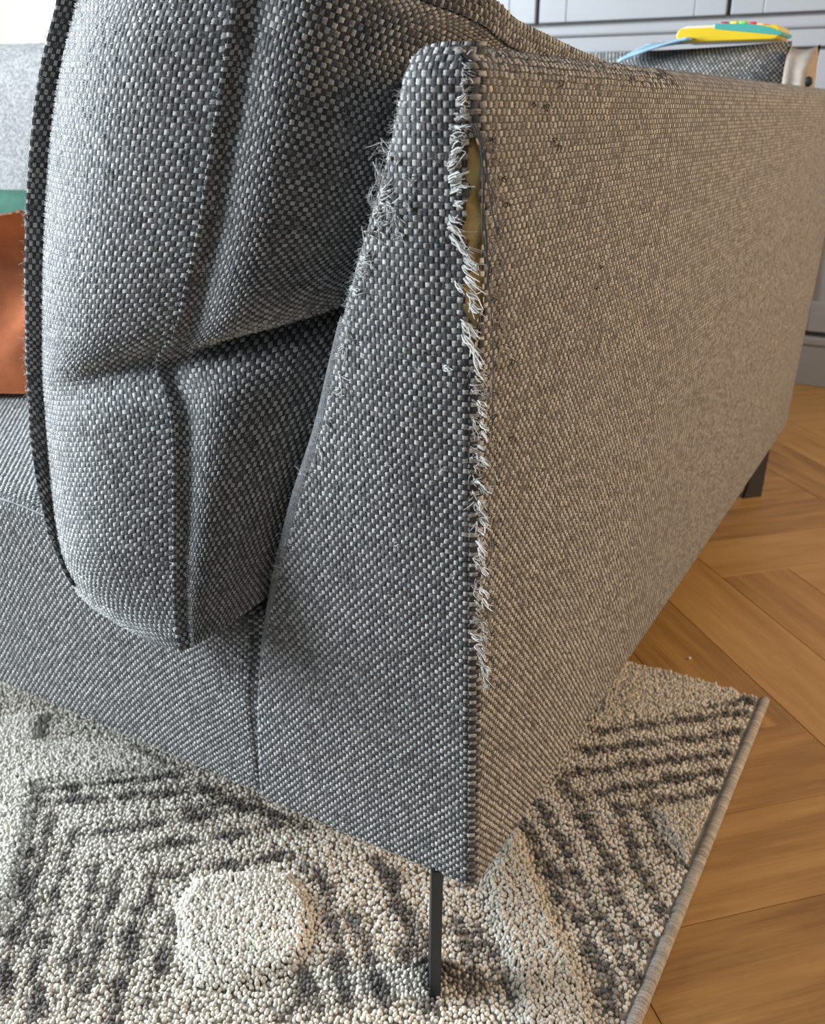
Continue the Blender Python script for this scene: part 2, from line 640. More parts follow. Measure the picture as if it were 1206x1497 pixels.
# ---- outer back of the sofa (long face)
def S_back(y, z):
    yy = y_end(z) + y
    x = 0.004 + 0.010 * np.sin(np.pi * np.clip(y / 1.5, 0, 1)) ** 0.7 * np.sin(np.pi * np.clip((z - ZB) / (ZT - ZB), 0, 1)) ** 0.7
    d = np.clip((0.008 - y) / 0.008, 0, 1)
    x = x - 0.006 * d ** 2
    dt = np.clip((z - (ZT - 0.016)) / 0.016, 0, 1)
    x = x - 0.013 * dt ** 2
    db = np.clip((ZB + 0.014 - z) / 0.014, 0, 1)
    x = x - 0.010 * db ** 2
    de = np.clip((y - 1.44) / 0.06, 0, 1)
    x = x - 0.05 * de ** 2
    # far end of the back leans out a little
    yy = yy + (y / 1.5) * 0.10 * smooth(ZB, 0.55, z) - (y / 1.5) * 0.05
    return np.stack([x, yy, z], -1)


back = None
u = np.concatenate([np.linspace(0, 0.05, 11), np.linspace(0.06, 1.5, 61)])
v = np.linspace(ZB, ZT, 81)
U, V = np.meshgrid(u, v)
U2 = U.ravel() + np.where(U.ravel() < 0.05, tear_gap(V.ravel()) * (1 - U.ravel() / 0.05), 0)
P = S_back(U2, V.ravel())
back = link('back_panel', np_mesh('back_panel', P, grid_quads(len(u) - 1, len(v) - 1), uv=np.stack([U2 / CW, V.ravel() / CH], -1)), M_WEAVE, sofa)


def mask_back(y, z):
    return (y > tear_gap(z) + 0.0006 + 0.002 * (tear_gap(z) > 0.0005)) & (z < ZT) & (RNG.random(len(y)) > smooth(0.20, 0.42, y))


yarns('woven_yarn', S_back, (0.0, 0.42), (ZB, ZT + 0.001), back, mask=mask_back, hw=0.0011)


# ---- top of the backrest, front of the backrest
def S_top(u, v):    # u across 0..1 , v along y
    x = -0.052 + 0.056 * u
    z = ZT - 0.009 + 0.004 * np.sin(np.pi * np.clip(u, 0, 1)) - 0.02 * np.clip((0.25 - u) / 0.25, 0, 1) ** 2 - 0.004 * np.clip((u - 0.75) / 0.25, 0, 1) ** 2
    y = 0.004 + v + 0.05 * (v / 1.5)
    z = z - 0.008 * np.clip((0.01 - v) / 0.01, 0, 1) ** 2
    return np.stack([x, y, z], -1)


top = patch('top_panel', S_top, (0, 1), (0, 1.5), M_WEAVE, sofa, 12, 60, (CW / 0.056, CH))
yarns('woven_yarn', S_top, (0.05, 0.78), (0.012, 0.4), top, (CW / 0.056, CH), sign=1.0, hw=0.0011, mask=lambda u, v: RNG.random(len(u)) > smooth(0.03, 0.2, v))


def S_front(y, z):
    return np.stack([x_front(z) + 0.0 * y, y + y_end(z), z], -1)


patch('front_panel', S_front, (0.012, 1.5), (ZB, ZT - 0.006), M_WEAVE, sofa, 40, 40)

# core under the cloth
zs = np.linspace(ZB + 0.012, ZT - 0.016, 14)
poly = [(float(x_front(z)) + 0.012, float(z)) for z in zs] + [(-0.013, ZT - 0.016), (-0.013, ZB + 0.012)]
prism('core', poly, 1, 0.045, 1.46, M_LINING, sofa)
# foam showing through the tear
fz = np.linspace(0.57, 0.755, 60)
fa = np.linspace(-0.02, 1.02, 13)
A, Z = np.meshgrid(fa, fz)
A, Z = A.ravel(), Z.ravel()
ang = A * math.pi / 2
rr = 0.016 + 0.0014 * np.sin(Z * 210) * np.sin(A * 6) + 0.001 * RNG.normal(size=len(A)) * 0.4
cx0, cy0 = -0.0150, y_end(Z) + 0.0178
FX = cx0 + rr * np.sin(ang)
FY = cy0 - rr * np.cos(ang)
foam = link('foam_padding', np_mesh('foam_padding', np.stack([FX, FY, Z], -1), grid_quads(12, 59)), M_FOAM, sofa)
foam['label'] = 'yellow foam padding showing through the torn seam'


# ---- seat base: its end face continues the end panel to the left
def seat_top(x):
    d = np.clip((x + 0.50) / 0.24, 0, 1)
    return 0.398 - 0.050 * d ** 1.5


def S_base(x, v):
    z = ZB + (seat_top(x) - ZB) * v
    y = y_end(z) + 0.0050
    g = np.clip((x + 0.265) / 0.05, 0, 1)          # runs into the groove beside the end panel
    y = y + 0.020 * g ** 1.5 * smooth(0.255, 0.335, z) + 0.004 * smooth(-0.226, -0.214, x)
    dt = np.clip((v - 0.95) / 0.05, 0, 1)
    y = y + 0.008 * dt ** 2
    db = np.clip((0.05 - v) / 0.05, 0, 1)
    y = y + 0.008 * db ** 2
    return np.stack([x, y, z], -1)


BV = CH / 0.235
base = patch('seat_base', S_base, (-1.0, -0.180), (0, 1), M_WEAVE, sofa, 80, 30, (CW, BV))
yarns('woven_yarn', S_base, (-0.80, -0.200), (0.0, 1.0), base, (CW, BV), hw=0.00115)
box('base_core', (-0.985, 0.05, ZB + 0.012), (-0.19, 1.48, 0.335), M_LINING, sofa)


def S_seat(u, y):
    x = u
    z = seat_top(x) + 0.001 + 0.010 * smooth(0.0, 0.25, y)
    z = z - 0.004 * np.clip((0.03 - y) / 0.03, 0, 1) ** 2
    z = z - 0.006 * np.clip((-0.95 - x) / 0.05, 0, 1) ** 2
    return np.stack([x, y + 0.029 + 0.025 * smooth(-0.26, -0.215, x), z], -1)


seat = patch('seat_cushion', S_seat, (-1.0, -0.15), (0.0, 1.44), M_WEAVE, sofa, 60, 70)
yarns('woven_yarn', S_seat, (-0.75, -0.33), (0.002, 0.26), seat, hw=0.0011, warp=False)


sx_ = np.linspace(-1.0, -0.26, 160)
sp_ = S_base(sx_, np.full_like(sx_, 0.985)) + np.array([0, -0.0008, 0.0018])
seam = tubes('seat_seam', [sp_], [np.full(160, 0.0010) + RNG.normal(size=160) * 0.0002], make_yarn('seam_yarn', [(0.0, WEFT_LO), (1.0, WEFT_HI)], 0.7, 0.2), sofa, 6, [0.2])


def S_sfront(y, v):
    z = ZB + (0.396 - ZB) * v
    return np.stack([-1.0 - 0.006 * np.sin(np.pi * v), y, z], -1)


patch('seat_base', S_sfront, (0.03, 1.48), (0, 1), M_WEAVE, sofa, 30, 12, (CW, CH / 0.21))

# return of the corner sofa along the far side
box('base_core', (-2.95, 0.72, ZB), (-1.0, 1.56, 0.34), M_LINING, sofa, 0.01)


def rounded_block(name, lo, hi, bevel, parent, sub=0.0, cell=(CW, CH), bulge=0.0):
    """upholstered block with box-projected weave UVs"""
    bm = bmesh.new()
    bmesh.ops.create_cube(bm, size=1)
    bmesh.ops.subdivide_edges(bm, edges=bm.edges[:], cuts=7, use_grid_fill=True)
    lo, hi = Vector(lo), Vector(hi)
    size = hi - lo
    for v in bm.verts:
        c = v.co * 2
        for k in range(3):
            o1, o2 = (k + 1) % 3, (k + 2) % 3
            if abs(abs(c[k]) - 1) < 1e-6:
                v.co[k] += math.copysign(bulge / size[k], c[k]) * (1 - c[o1] ** 2) * (1 - c[o2] ** 2)
        v.co = Vector([(v.co[k] + .5) * size[k] + lo[k] for k in range(3)])
    sharp = [e for e in bm.edges if len(e.link_faces) == 2 and e.calc_face_angle(0) > 0.9]
    bmesh.ops.bevel(bm, geom=sharp, offset=bevel, segments=4, affect='EDGES', profile=0.5)
    uvl = bm.loops.layers.uv.new('UVMap')
    for f in bm.faces:
        nn = f.normal
        k = max(range(3), key=lambda q: abs(nn[q]))
        for l in f.loops:
            c = l.vert.co
            a, b = ((c.y, c.z), (c.x, c.z), (c.x, c.y))[k]
            l[uvl].uv = (a / cell[0], b / cell[1])
    return bm_obj(name, bm, M_WEAVE, parent, True)


rounded_block('seat_cushion', (-2.95, 0.70, 0.33), (-1.01, 1.30, 0.425), 0.03, sofa, bulge=0.01)
rounded_block('backrest', (-2.95, 1.40, ZB), (-0.06, 1.60, 0.76), 0.03, sofa)


# ---- legs: diagonal blades, wider at the foot
def leg(x, y, ang, z0=0.0, th=0.0095):
    h = ZB + 0.010
    d = Vector((math.cos(ang), math.sin(ang), 0))
    n = Vector((-d.y, d.x, 0))
    prof = [(0, h), (0.016, h), (0.046, z0), (0.004, z0)]
    bm = bmesh.new()
    A = [bm.verts.new(Vector((x, y, 0)) + d * q + n * th / 2 + Vector((0, 0, z))) for q, z in prof]
    B = [bm.verts.new(Vector((x, y, 0)) + d * q - n * th / 2 + Vector((0, 0, z))) for q, z in prof]
    bm.faces.new(A)
    bm.faces.new(B[::-1])
    for i in range(4):
        bm.faces.new((A[i], B[i], B[(i + 1) % 4], A[(i + 1) % 4]))
    bmesh.ops.recalc_face_normals(bm, faces=bm.faces[:])
    bmesh.ops.bevel(bm, geom=bm.edges[:], offset=0.0008, segments=2, affect='EDGES')
    return bm_obj('leg', bm, M_BLACK, sofa)


leg(-0.030, 0.028, math.radians(122), 0.009)
leg(-0.022, 1.43, math.radians(225))
leg(-0.95, 0.06, math.radians(45), 0.009)
leg(-2.90, 0.80, math.radians(45))
leg(-2.90, 1.52, math.radians(-45))

# ------------------------------------------------------------------ back cushion leaning on the backrest
cush = empty('back_cushion', 'grey woven back cushion with flanged seams, folded in the middle against the backrest', 'cushion')
rows = [  # left seam (px, py, y), right seam (px, py, y), lowest first
    ((190, 915, -0.030), (278, 946, -0.034)),
    ((128, 882, -0.015), (271, 912, -0.030)),
    ((94, 832, 0.000), (268, 850, -0.024)),
    ((80, 760, 0.015), (268, 760, -0.014)),
    ((72, 680, 0.026), (268, 670, -0.006)),
    ((66, 605, 0.034), (262, 592, 0.002)),
    ((63, 545, 0.040), (244, 531, 0.012)),
    ((62, 480, 0.042), (271, 482, 0.003)),
    ((62, 400, 0.042), (288, 415, -0.003)),
    ((66, 300, 0.042), (308, 330, -0.004)),
    ((73, 200, 0.042), (325, 220, -0.004)),
    ((86, 110, 0.042), (341, 120, -0.002)),
    ((106, 20, 0.042), (358, 15, 0.000)),
    ((120, -40, 0.044), (370, -60, 0.004)),
    ((150, -70, 0.050), (366, -85, 0.020)),
]
LP = np.array([at(a[0], a[1], 1, a[2]) for a, b in rows])
RP = np.array([at(b[0], b[1], 1, b[2]) for a, b in rows])
KEY = np.concatenate([[0], np.cumsum(np.linalg.norm(np.diff(RP, axis=0), axis=1))])
TOT = KEY[-1]
B_PINCH = KEY[6]


def L_at(b):
    return catmull(KEY, LP, b)


def R_at(b):
    return catmull(KEY, RP, b)


GW = 0.165


def S_gus(u, b):
    a = np.clip(u / GW, -0.05, 1.05)
    L, R = L_at(b), R_at(b)
    P = L + (R - L) * a[:, None]
    s = np.clip(np.sin(np.pi * np.clip(a, 0, 1)), 0, 1)
    bulge = (0.026 * s ** 0.8 + 0.006 * np.sin(np.pi * np.clip(a * 1.0, 0, 1)) ** 2)
    bulge = bulge * (0.35 + 0.65 * smooth(0, 0.10, b)) * (0.5 + 0.5 * (1 - smooth(TOT - 0.08, TOT, b)))
    fold = np.exp(-((b - B_PINCH - 0.006 + 0.03 * (1 - a)) / 0.016) ** 2) * smooth(0.1, 0.9, a) * 0.010
    P = P.copy()
    P[:, 1] -= bulge - fold
    P[:, 0] += 0.004 * s * (1 - a)
    # drapes around: bottom tucks under
    return P


gusset = patch('end_gusset', S_gus, (0, GW), (0, TOT), M_WEAVE, cush, 40, 110)
yarns('woven_yarn', S_gus, (0.002, GW - 0.001), (0.002, TOT - 0.03), gusset)

KW = 0.75


def S_bk(u, b):
    """back panel of the cushion: leaves the right seam, turns round against the backrest"""
    a = np.clip(u, -0.01, KW + 0.01)
    R = R_at(b)
    zr = R[:, 2]
    vis = np.clip(a / 0.16, 0, 1)
    crease_up = np.exp(-((b - B_PINCH) / 0.10) ** 2) * 0.045
    topness = smooth(TOT - 0.30, TOT, b)
    z = zr + crease_up * vis - topness * np.interp(a, [0, 0.10, 0.22, 0.42, 0.75], [0, 0.030, 0.052, 0.070, 0.110])
    # bottom rises a little towards the backrest
    z = z + (1 - smooth(0, 0.08, b)) * 0.020 * vis
    xf = x_front(np.minimum(z, 0.765)) - 0.007
    over = smooth(0.765, 0.80, z)
    xf = xf + 0.014 * over
    x0, y0 = R[:, 0], R[:, 1]
    t = np.clip(a / 0.20, 0, 1)
    bend = np.sin(t * np.pi / 2)
    x = x0 + (xf - x0) * bend ** 0.9
    y = y0 - 0.006 * np.sin(np.pi * np.clip((a - 0.008) / 0.07, 0, 1)) + 0.105 * (1 - np.cos(t * np.pi / 2)) + np.clip(a - 0.20, 0, 10)
    crease = np.exp(-((b - B_PINCH - 0.004) / 0.012) ** 2) * smooth(0.0, 0.06, a) * (1 - smooth(0.25, 0.5, a))
    lobe = np.exp(-((b - B_PINCH - 0.055) / 0.045) ** 2) * smooth(0.0, 0.10, a) * (1 - smooth(0.16, 0.24, a))
    x = x - 0.020 * crease
    y = y + 0.030 * crease - 0.014 * lobe
    return np.stack([x, y, z], -1)


bkp = patch('back_panel', S_bk, (0, KW), (0, TOT), M_WEAVE, cush, 90, 140)
yarns('woven_yarn', S_bk, (0.001, 0.40), (0.001, TOT - 0.004), bkp, mask=lambda u, b: (u < 0.24) | (b > TOT - 0.13))


def S_fr(u, b):
    L = L_at(b)
    a = u
    x = L[:, 0] - 0.045 * np.sin(np.pi * np.clip(a / KW, 0, 1)) ** 0.6 * np.sin(np.pi * np.clip(b / TOT, 0, 1)) ** 0.5
    z = L[:, 2] - smooth(TOT - 0.3, TOT, b) * np.interp(a, [0, 0.1, 0.42, 0.75], [0, 0.020, 0.060, 0.09])
    return np.stack([x, L[:, 1] + a, z], -1)


patch('front_panel', S_fr, (0, KW), (0, TOT), M_WEAVE, cush, 40, 60)


def S_ctop(u, t):
    A = S_bk(u, np.full_like(u, TOT))
    B = S_fr(u, np.full_like(u, TOT))
    P = A + (B - A) * t[:, None]
    P[:, 2] += 0.03 * np.sin(np.pi * t)
    return P


patch('top_gusset', S_ctop, (0, KW), (0, 1), M_WEAVE, cush, 40, 14, (CW, CH / 0.17))


def S_cend(t, b):
    A = S_bk(np.full_like(b, KW), b)
    B = S_fr(np.full_like(b, KW), b)
    return A + (B - A) * t[:, None]


patch('end_gusset', S_cend, (0, 1), (0, TOT), M_WEAVE, cush, 14, 40, (CW / 0.17, CH))


# ---- flanges: doubled cloth standing out of the seams
def ribbon(name, inner, outer, parent, nrm, cols, thick=0.0028, b0=0.0, b1=None, nb=140, rows_of=CH):
    """flat strip between two curves of b, with a front and a back cloth"""
    b1 = TOT if b1 is None else b1
    wcell = 1.0 / cols
    def S(sg):
        def f(t, b):
            A, B = inner(b), outer(b)
            P = A + (B - A) * t[:, None]
            edge = np.sqrt(np.clip(1 - np.clip((t - 0.72) / 0.28, 0, 1) ** 2, 0, 1))
            return P + nrm(b) * (sg * thick * 0.5 * edge)[:, None] if np.ndim(sg) else P + nrm(b) * (sg * thick * 0.5) * edge[:, None]
        return f
    o = patch(name, S(1.0), (0, 1), (b0, b1), M_WEAVE, parent, 8, nb, (wcell, rows_of))
    o2 = patch('flange_underside', S(-1.0), (0, 1), (b0, b1), M_WEAVE, o, 8, nb, (wcell, rows_of))
    return o, S(1.0), S(-1.0), wcell


_fl = [(-0.02, 0)]
fl_px = [(186, 914), (124, 878), (86, 818), (61, 738), (46, 655), (41, 590), (38, 535), (37, 475), (36, 395), (38, 298), (45, 198), (57, 105), (80, 12), (94, -48), (125, -88)]
FLP = np.array([at(p[0], p[1], 1, rows[k][0][2] - 0.012) for k, p in enumerate(fl_px)])


def FL_at(b):
    return catmull(KEY, FLP, b)


def nrm_L(b):
    t = unit(L_at(b + 0.002) - L_at(b - 0.002))
    w = unit(FL_at(b) - L_at(b))
    n = unit(np.cross(t, w))
    n[n[:, 1] > 0] *= -1
    return n


def L_in(b):
    P = L_at(b).copy()
    P[:, 0] += 0.008
    P[:, 1] += 0.004
    return P


fl, SF, SFb, wc = ribbon('front_flange', L_in, FL_at, cush, nrm_L, 8, 0.003, KEY[2] - 0.02)
yarns('woven_yarn', SF, (0.02, 0.98), (KEY[2] - 0.018, TOT - 0.002), fl, (wc, CH), sign=-1.0, hw=0.0009, hp=0.0005)


def FR_out(b):
    P = R_at(b).copy()
    P[:, 0] -= 0.0035
    P[:, 1] -= 0.0085
    return P


def FR_in(b):
    P = R_at(b).copy()
    P[:, 0] += 0.0015
    P[:, 1] += 0.0015
    return P


def nrm_R(b):
    t = unit(R_at(b + 0.002) - R_at(b - 0.002))
    w = unit(FR_out(b) - FR_in(b))
    n = unit(np.cross(t, w))
    n[n[:, 0] < 0] *= -1
    return n


fr, SR, SRb, wc2 = ribbon('back_flange', FR_in, FR_out, cush, nrm_R, 4, 0.003, rows_of=CH * 0.85)
yarns('woven_yarn', SR, (0.02, 0.98), (0.002, TOT - 0.002), fr, (wc2, CH * 0.85), sign=-1.0, hw=0.0009, hp=0.0005)


# flange along the top seam of the back panel
def FT_in(u):
    P = S_bk(u, np.full_like(u, TOT))
    return P


def FT_out(u):
    P = S_bk(u, np.full_like(u, TOT)).copy()
    P[:, 2] += 0.015
    P[:, 0] += 0.006
    return P


def nrm_T(u):
    t = unit(FT_in(u + 0.004) - FT_in(u - 0.004))
    w = unit(FT_out(u) - FT_in(u))
    n = unit(np.cross(t, w))
    n[n[:, 0] < 0] *= -1
    return n


ft, ST, STb, wc3 = ribbon('top_flange', FT_in, FT_out, cush, nrm_T, 4, 0.003, 0.0, KW, 100, CW)
yarns('woven_yarn', ST, (0.02, 0.98), (0.004, 0.45), ft, (wc3, CW), sign=-1.0, hw=0.0009, hp=0.0005)

# fuzzy fibres along the flange edge
def fuzz(name, curve, b0, b1, n, length, parent, spread=1.0):
    bs = RNG.uniform(b0, b1, n)
    P = curve(bs)
    paths, tones = [], []
    for p in P:
        d = RNG.normal(size=3) * spread
        d[0] -= 0.8
        d /= np.linalg.norm(d)
        c = RNG.normal(size=3) * 0.5
        l = length * RNG.uniform(0.4, 1.3)
        t = np.linspace(0, 1, 5)[:, None]
        paths.append(p + d * l * t + c * l * 0.5 * t ** 2)
        tones.append(RNG.uniform(0.6, 1.0))
    o = tubes(name, paths, 0.00011, M_FRAY, parent, 3, tones)
    o['kind'] = 'stuff'
    return o


fuzz('loose_fibre', FL_at, KEY[2], TOT, 520, 0.0035, fl)
fuzz('loose_fibre', FR_out, 0.0, TOT, 260, 0.0022, fr)

# ------------------------------------------------------------------ frayed tufts and threads on the torn corner
def strand(p0, direction, length, curl, n=7, sag=0.0):
    d = np.asarray(direction, float)
    d = d / np.linalg.norm(d)
    t = np.linspace(0, 1, n)[:, None]
    c1 = RNG.normal(size=3) * curl
    c2 = RNG.normal(size=3) * curl
    return p0 + d * length * t + c1 * length * t ** 2 + c2 * length * np.sin(t * math.pi * 1.3) * 0.5 - np.array([0, 0, sag]) * length * t ** 2


def tuft(px, py, ang, length, n, on='end', rad=0.00044, spread=0.13, tone=(0.5, 1.0), curl=0.15):
    """bundle of yarn ends lying on the end panel; ang in degrees from +x, in the panel's plane"""
    p = at(px, py, 1, 0.004)
    z = p[2]
    base = S_end(np.array([min(p[0], -0.002)]), np.array([z]))[0] + np.array([0, -0.0012, 0])
    base[0] = p[0]
    paths, rads, tones = [], [], []
    tb = RNG.uniform(*tone)
    for k in range(n):
        a = math.radians(ang) + RNG.normal() * spread
        d = np.array([math.cos(a), -0.16 + RNG.normal() * 0.18, math.sin(a)])
        s = strand(base + RNG.normal(size=3) * np.array([0.0006, 0.0005, 0.0010]), d, length * RNG.uniform(0.55, 0.95), curl)
        paths.append(s)
        rads.append(np.linspace(rad * 1.25, rad * 0.55, len(s)))
        tones.append(np.clip(tb + RNG.normal() * 0.13, 0.2, 1))
    o = tubes('thread_tuft', paths, rads, M_FRAY, end_panel, 4, tones)
    return o


# (px, py, angle, length mm, strands) read along the torn seam
T = [(676, 150, 20, 8, 7), (674, 172, 10, 8, 7), (672, 188, 5, 9, 8), (668, 202, 5, 9, 8), (668, 222, 20, 11, 9), (662, 244, 38, 13, 10), (664, 262, 15, 12, 12),
     (666, 276, 12, 12, 10), (670, 296, 0, 6, 8), (662, 318, -15, 11, 12), (660, 330, -25, 16, 9), (664, 346, -32, 17, 9), (676, 362, -20, 13, 8), (680, 378, -22, 14, 10),
     (678, 390, -15, 12, 8), (680, 406, -30, 14, 9), (668, 414, -40, 11, 6), (682, 428, -38, 14, 8), (684, 444, -35, 13, 8), (674, 472, -35, 16, 12), (676, 492, -42, 17, 11),
     (682, 508, -50, 16, 8), (688, 524, -60, 12, 6), (650, 540, 15, 8, 5), (690, 548, -25, 7, 4), (692, 590, -25, 8, 5), (694, 604, -35, 9, 6), (696, 622, -30, 8, 6),
     (698, 636, -45, 8, 5), (692, 656, -20, 8, 5), (696, 676, -20, 8, 6), (684, 712, 5, 9, 5), (694, 718, -12, 9, 6), (690, 740, -35, 9, 6), (692, 752, -40, 10, 8),
     (694, 768, -35, 10, 6), (686, 780, -15, 8, 6), (688, 800, -45, 12, 9), (690, 812, -50, 12, 8), (694, 840, -40, 9, 6), (690, 872, -20, 9, 6), (694, 890, -35, 9, 6),
     (676, 942, -5, 10, 6), (690, 946, -60, 9, 5), (690, 965, -40, 8, 5), (692, 990, -50, 10, 5), (694, 1005, -60, 8, 4)]
for (px, py, a, l, n) in T:
    tuft(px, py, a, l * 0.001, n)
for k in range(52):        # shorter ends all the way down the seam
    py = 545 + k * 9.2 + RNG.uniform(-5, 5)
    tuft(690 + RNG.uniform(-9, 8) - 0.012 * (py - 545), py, RNG.uniform(-65, 5), RNG.uniform(0.004, 0.008), int(RNG.integers(3, 7)), rad=0.00034, spread=0.4, tone=(0.0, 0.75), curl=0.28)
for k in range(14):
    py = 88 + k * 8.0 + RNG.uniform(-3, 3)
    tuft(686 + RNG.uniform(-4, 3), py, RNG.uniform(-60, 30), RNG.uniform(0.003, 0.005), 4, rad=0.00036, spread=0.3, tone=(0.2, 0.7), curl=0.22)
# worn patch on the other edge of the end panel
W = [(556, 222, 150, 9, 6), (566, 234, 40, 7, 6), (582, 236, 60, 6, 5), (556, 252, -20, 8, 6), (552, 268, 100, 10, 6), (560, 278, 25, 11, 9), (556, 292, 10, 10, 8), (566, 300, -30, 9, 8),
     (545, 315, 20, 11, 9), (552, 328, 0, 11, 8), (538, 342, 28, 11, 7), (580, 312, -70, 8, 5), (600, 306, 80, 6, 5), (592, 346, 160, 6, 5), (528, 378, 15, 12, 9), (520, 392, 0, 10, 8),
     (518, 402, -10, 9, 6), (512, 424, 15, 8, 5), (500, 488, -30, 7, 4), (496, 508, -70, 8, 4), (488, 548, -20, 7, 4), (482, 575, 5, 8, 4), (468, 620, -60, 6, 3), (455, 660, -70, 6, 3),
     (430, 700, 160, 6, 3), (606, 268, 80, 5, 4), (532, 300, 120, 9, 3), (524, 362, -60, 10, 3)]
for (px, py, a, l, n) in W:
    tuft(px + 6, py, a, l * 0.0011, n + 3, rad=0.00044, spread=0.35, tone=(0.3, 0.9), curl=0.32)
# rolled, felted edge between the end panel and the cushion side
M_FELT = plain('felted_grey_cloth', (0.17, 0.172, 0.175), 0.95, 0, 0.35, 260, 1.0, 700)
rz_ = np.linspace(0.315, 0.615, 60)
rp_ = np.stack([x_front(rz_) + 0.0062, y_end(rz_) + 0.0088, rz_], -1)
tubes('rolled_edge', [rp_], [0.0092 * (0.75 + 0.25 * np.sin(np.linspace(0, math.pi, 60)) ** 0.5)], M_FELT, end_panel, 14)
# felted fuzz down the rubbed edge
def edge_curve(z):
    return S_end(x_front(z) + RNG.uniform(0.001, 0.012, len(z)), z) + np.array([0, -0.0006, 0])


fuzz('loose_fibre', edge_curve, 0.40, 0.75, 900, 0.0042, end_panel)
# stray bits of lint
for (px, py) in [(652, 852), (645, 858), (320, 990), (565, 680), (612, 540), (640, 690), (345, 1095), (575, 800), (700, 935)]:
    tuft(px, py, RNG.uniform(-180, 180), 0.004, 5, rad=0.00022, spread=1.2, tone=(0.7, 1.0))


def dark_thread(pts, rad=0.00026):
    P = np.array([[p[0], p[1], p[2]] for p in pts])
    k = np.arange(len(P), dtype=float)
    q = catmull(k, P, np.linspace(0, len(P) - 1, 8 * len(P)))
    return tubes('loose_dark_thread', [q], [rad], M_DARKTHREAD, back, 5)


def edge_pts(lst, off=-0.004):
    return [at(px, py, 1, off) for px, py in lst]


dark_thread(edge_pts([(694, 186), (700, 205), (708, 225), (712, 260), (716, 290), (722, 320), (727, 345)]), 0.00045)
dark_thread(edge_pts([(697, 180), (703, 215), (706, 250), (706, 290), (705, 330), (708, 360)]), 0.0005)
dark_thread(edge_pts([(704, 200), (711, 232), (713, 262), (722, 285), (727, 310), (730, 335)]), 0.0003)
dark_thread(edge_pts([(742, 318), (732, 332), (726, 350), (720, 370), (714, 392)]), 0.0003)
dark_thread(edge_pts([(746, 320), (748, 345), (742, 370), (736, 392), (741, 420), (746, 455)]), 0.00024)
dark_thread(edge_pts([(716, 380), (714, 410), (717, 440), (719, 470), (720, 500), (721, 535), (720, 580), (719, 640)]), 0.00035)
dark_thread(edge_pts([(697, 188), (702, 208), (704, 240), (707, 275), (706, 310), (711, 345), (712, 380), (716, 400)], 0.002), 0.0007)
dark_thread(edge_pts([(708, 360), (714, 385), (712, 410), (716, 425)]), 0.0004)
dark_thread(edge_pts([(720, 470), (726, 480), (722, 500)]), 0.0002)
# thin fibres hanging by the worn patch
dark_thread(edge_pts([(512, 278), (522, 300), (532, 320), (538, 350), (540, 372)], -0.002), 0.00012)


def loop_ring(px, py, r, tilt):
    y, z = at(px, py, 0, 0.006)[1:]
    c = S_back(np.array([y - float(y_end(z))]), np.array([z]))[0] + np.array([0.0018, 0, 0])
    t = np.linspace(0.15, 2 * math.pi - 0.6, 16)
    P = np.stack([c[0] + 0.0008 * np.sin(t * 2), c[1] + r * 1.6 * np.cos(t + tilt), c[2] + r * np.sin(t + tilt)], -1)
    return tubes('pulled_loop', [P], [0.00035], M_DARKTHREAD, back, 5)


for k, (px, py, r) in enumerate([(788, 60, .0018), (824, 78, .0018), (752, 80, .0016), (816, 122, .0020), (796, 158, .0020), (778, 152, .0012), (812, 216, .0018), (806, 205, .0012),
                                 (736, 262, .0016), (745, 530, .0018), (868, 392, .0010), (862, 424, .0010), (724, 440, .0014), (740, 300, .0013), (745, 640, .0010), (728, 760, .0012)]):
    loop_ring(px, py, r, k * 0.9)
# frayed ends on the back's own edge: small dark and tan ends
for k in range(58):
    py = 200 + k * 14 + RNG.uniform(-5, 5)
    px = 718 + RNG.uniform(-5, 12) - 0.02 * max(0, py - 500)
    y, z = at(px, py, 0, 0.004)[1:]
    yy = max(float(y - y_end(z)), float(tear_gap(np.array(z))) + 0.001)
    p = S_back(np.array([yy]), np.array([z]))[0] + np.array([0.001, 0, 0])
    n = int(RNG.integers(3, 6))
    paths = [strand(p + RNG.normal(size=3) * 0.0008, (0.35, -0.9 + RNG.normal() * 0.9, RNG.normal() * 0.8 - 0.3), RNG.uniform(0.004, 0.009), 0.3) for _ in range(n)]
    if k % 3 == 0:
        tubes('loose_dark_thread', paths, 0.00022, M_DARKTHREAD, back, 4)
    else:
        tubes('thread_tuft', paths, 0.00026, M_FRAY, back, 4, list(RNG.uniform(0.1, 0.7, n)))

# ------------------------------------------------------------------ rug
rug = empty('rug', 'cream looped rug with dark dashed lines and raised tufts under the sofa', 'rug')
RX1, RY1 = 0.128, 0.660
RUG_Z = 0.007
box('backing', (-1.75, -1.0, 0.0005), (RX1, RY1, RUG_Z), M_RUGBASE, rug, 0.001)


def rp(px, py):
    return at(px, py, 2, 0.012)[:2]


SEG = []
def seg(x0, y0, x1, y1, w=0.007, d=0.8, dash=0.0):
    SEG.append((rp(x0, y0), rp(x1, y1), w, d, dash))


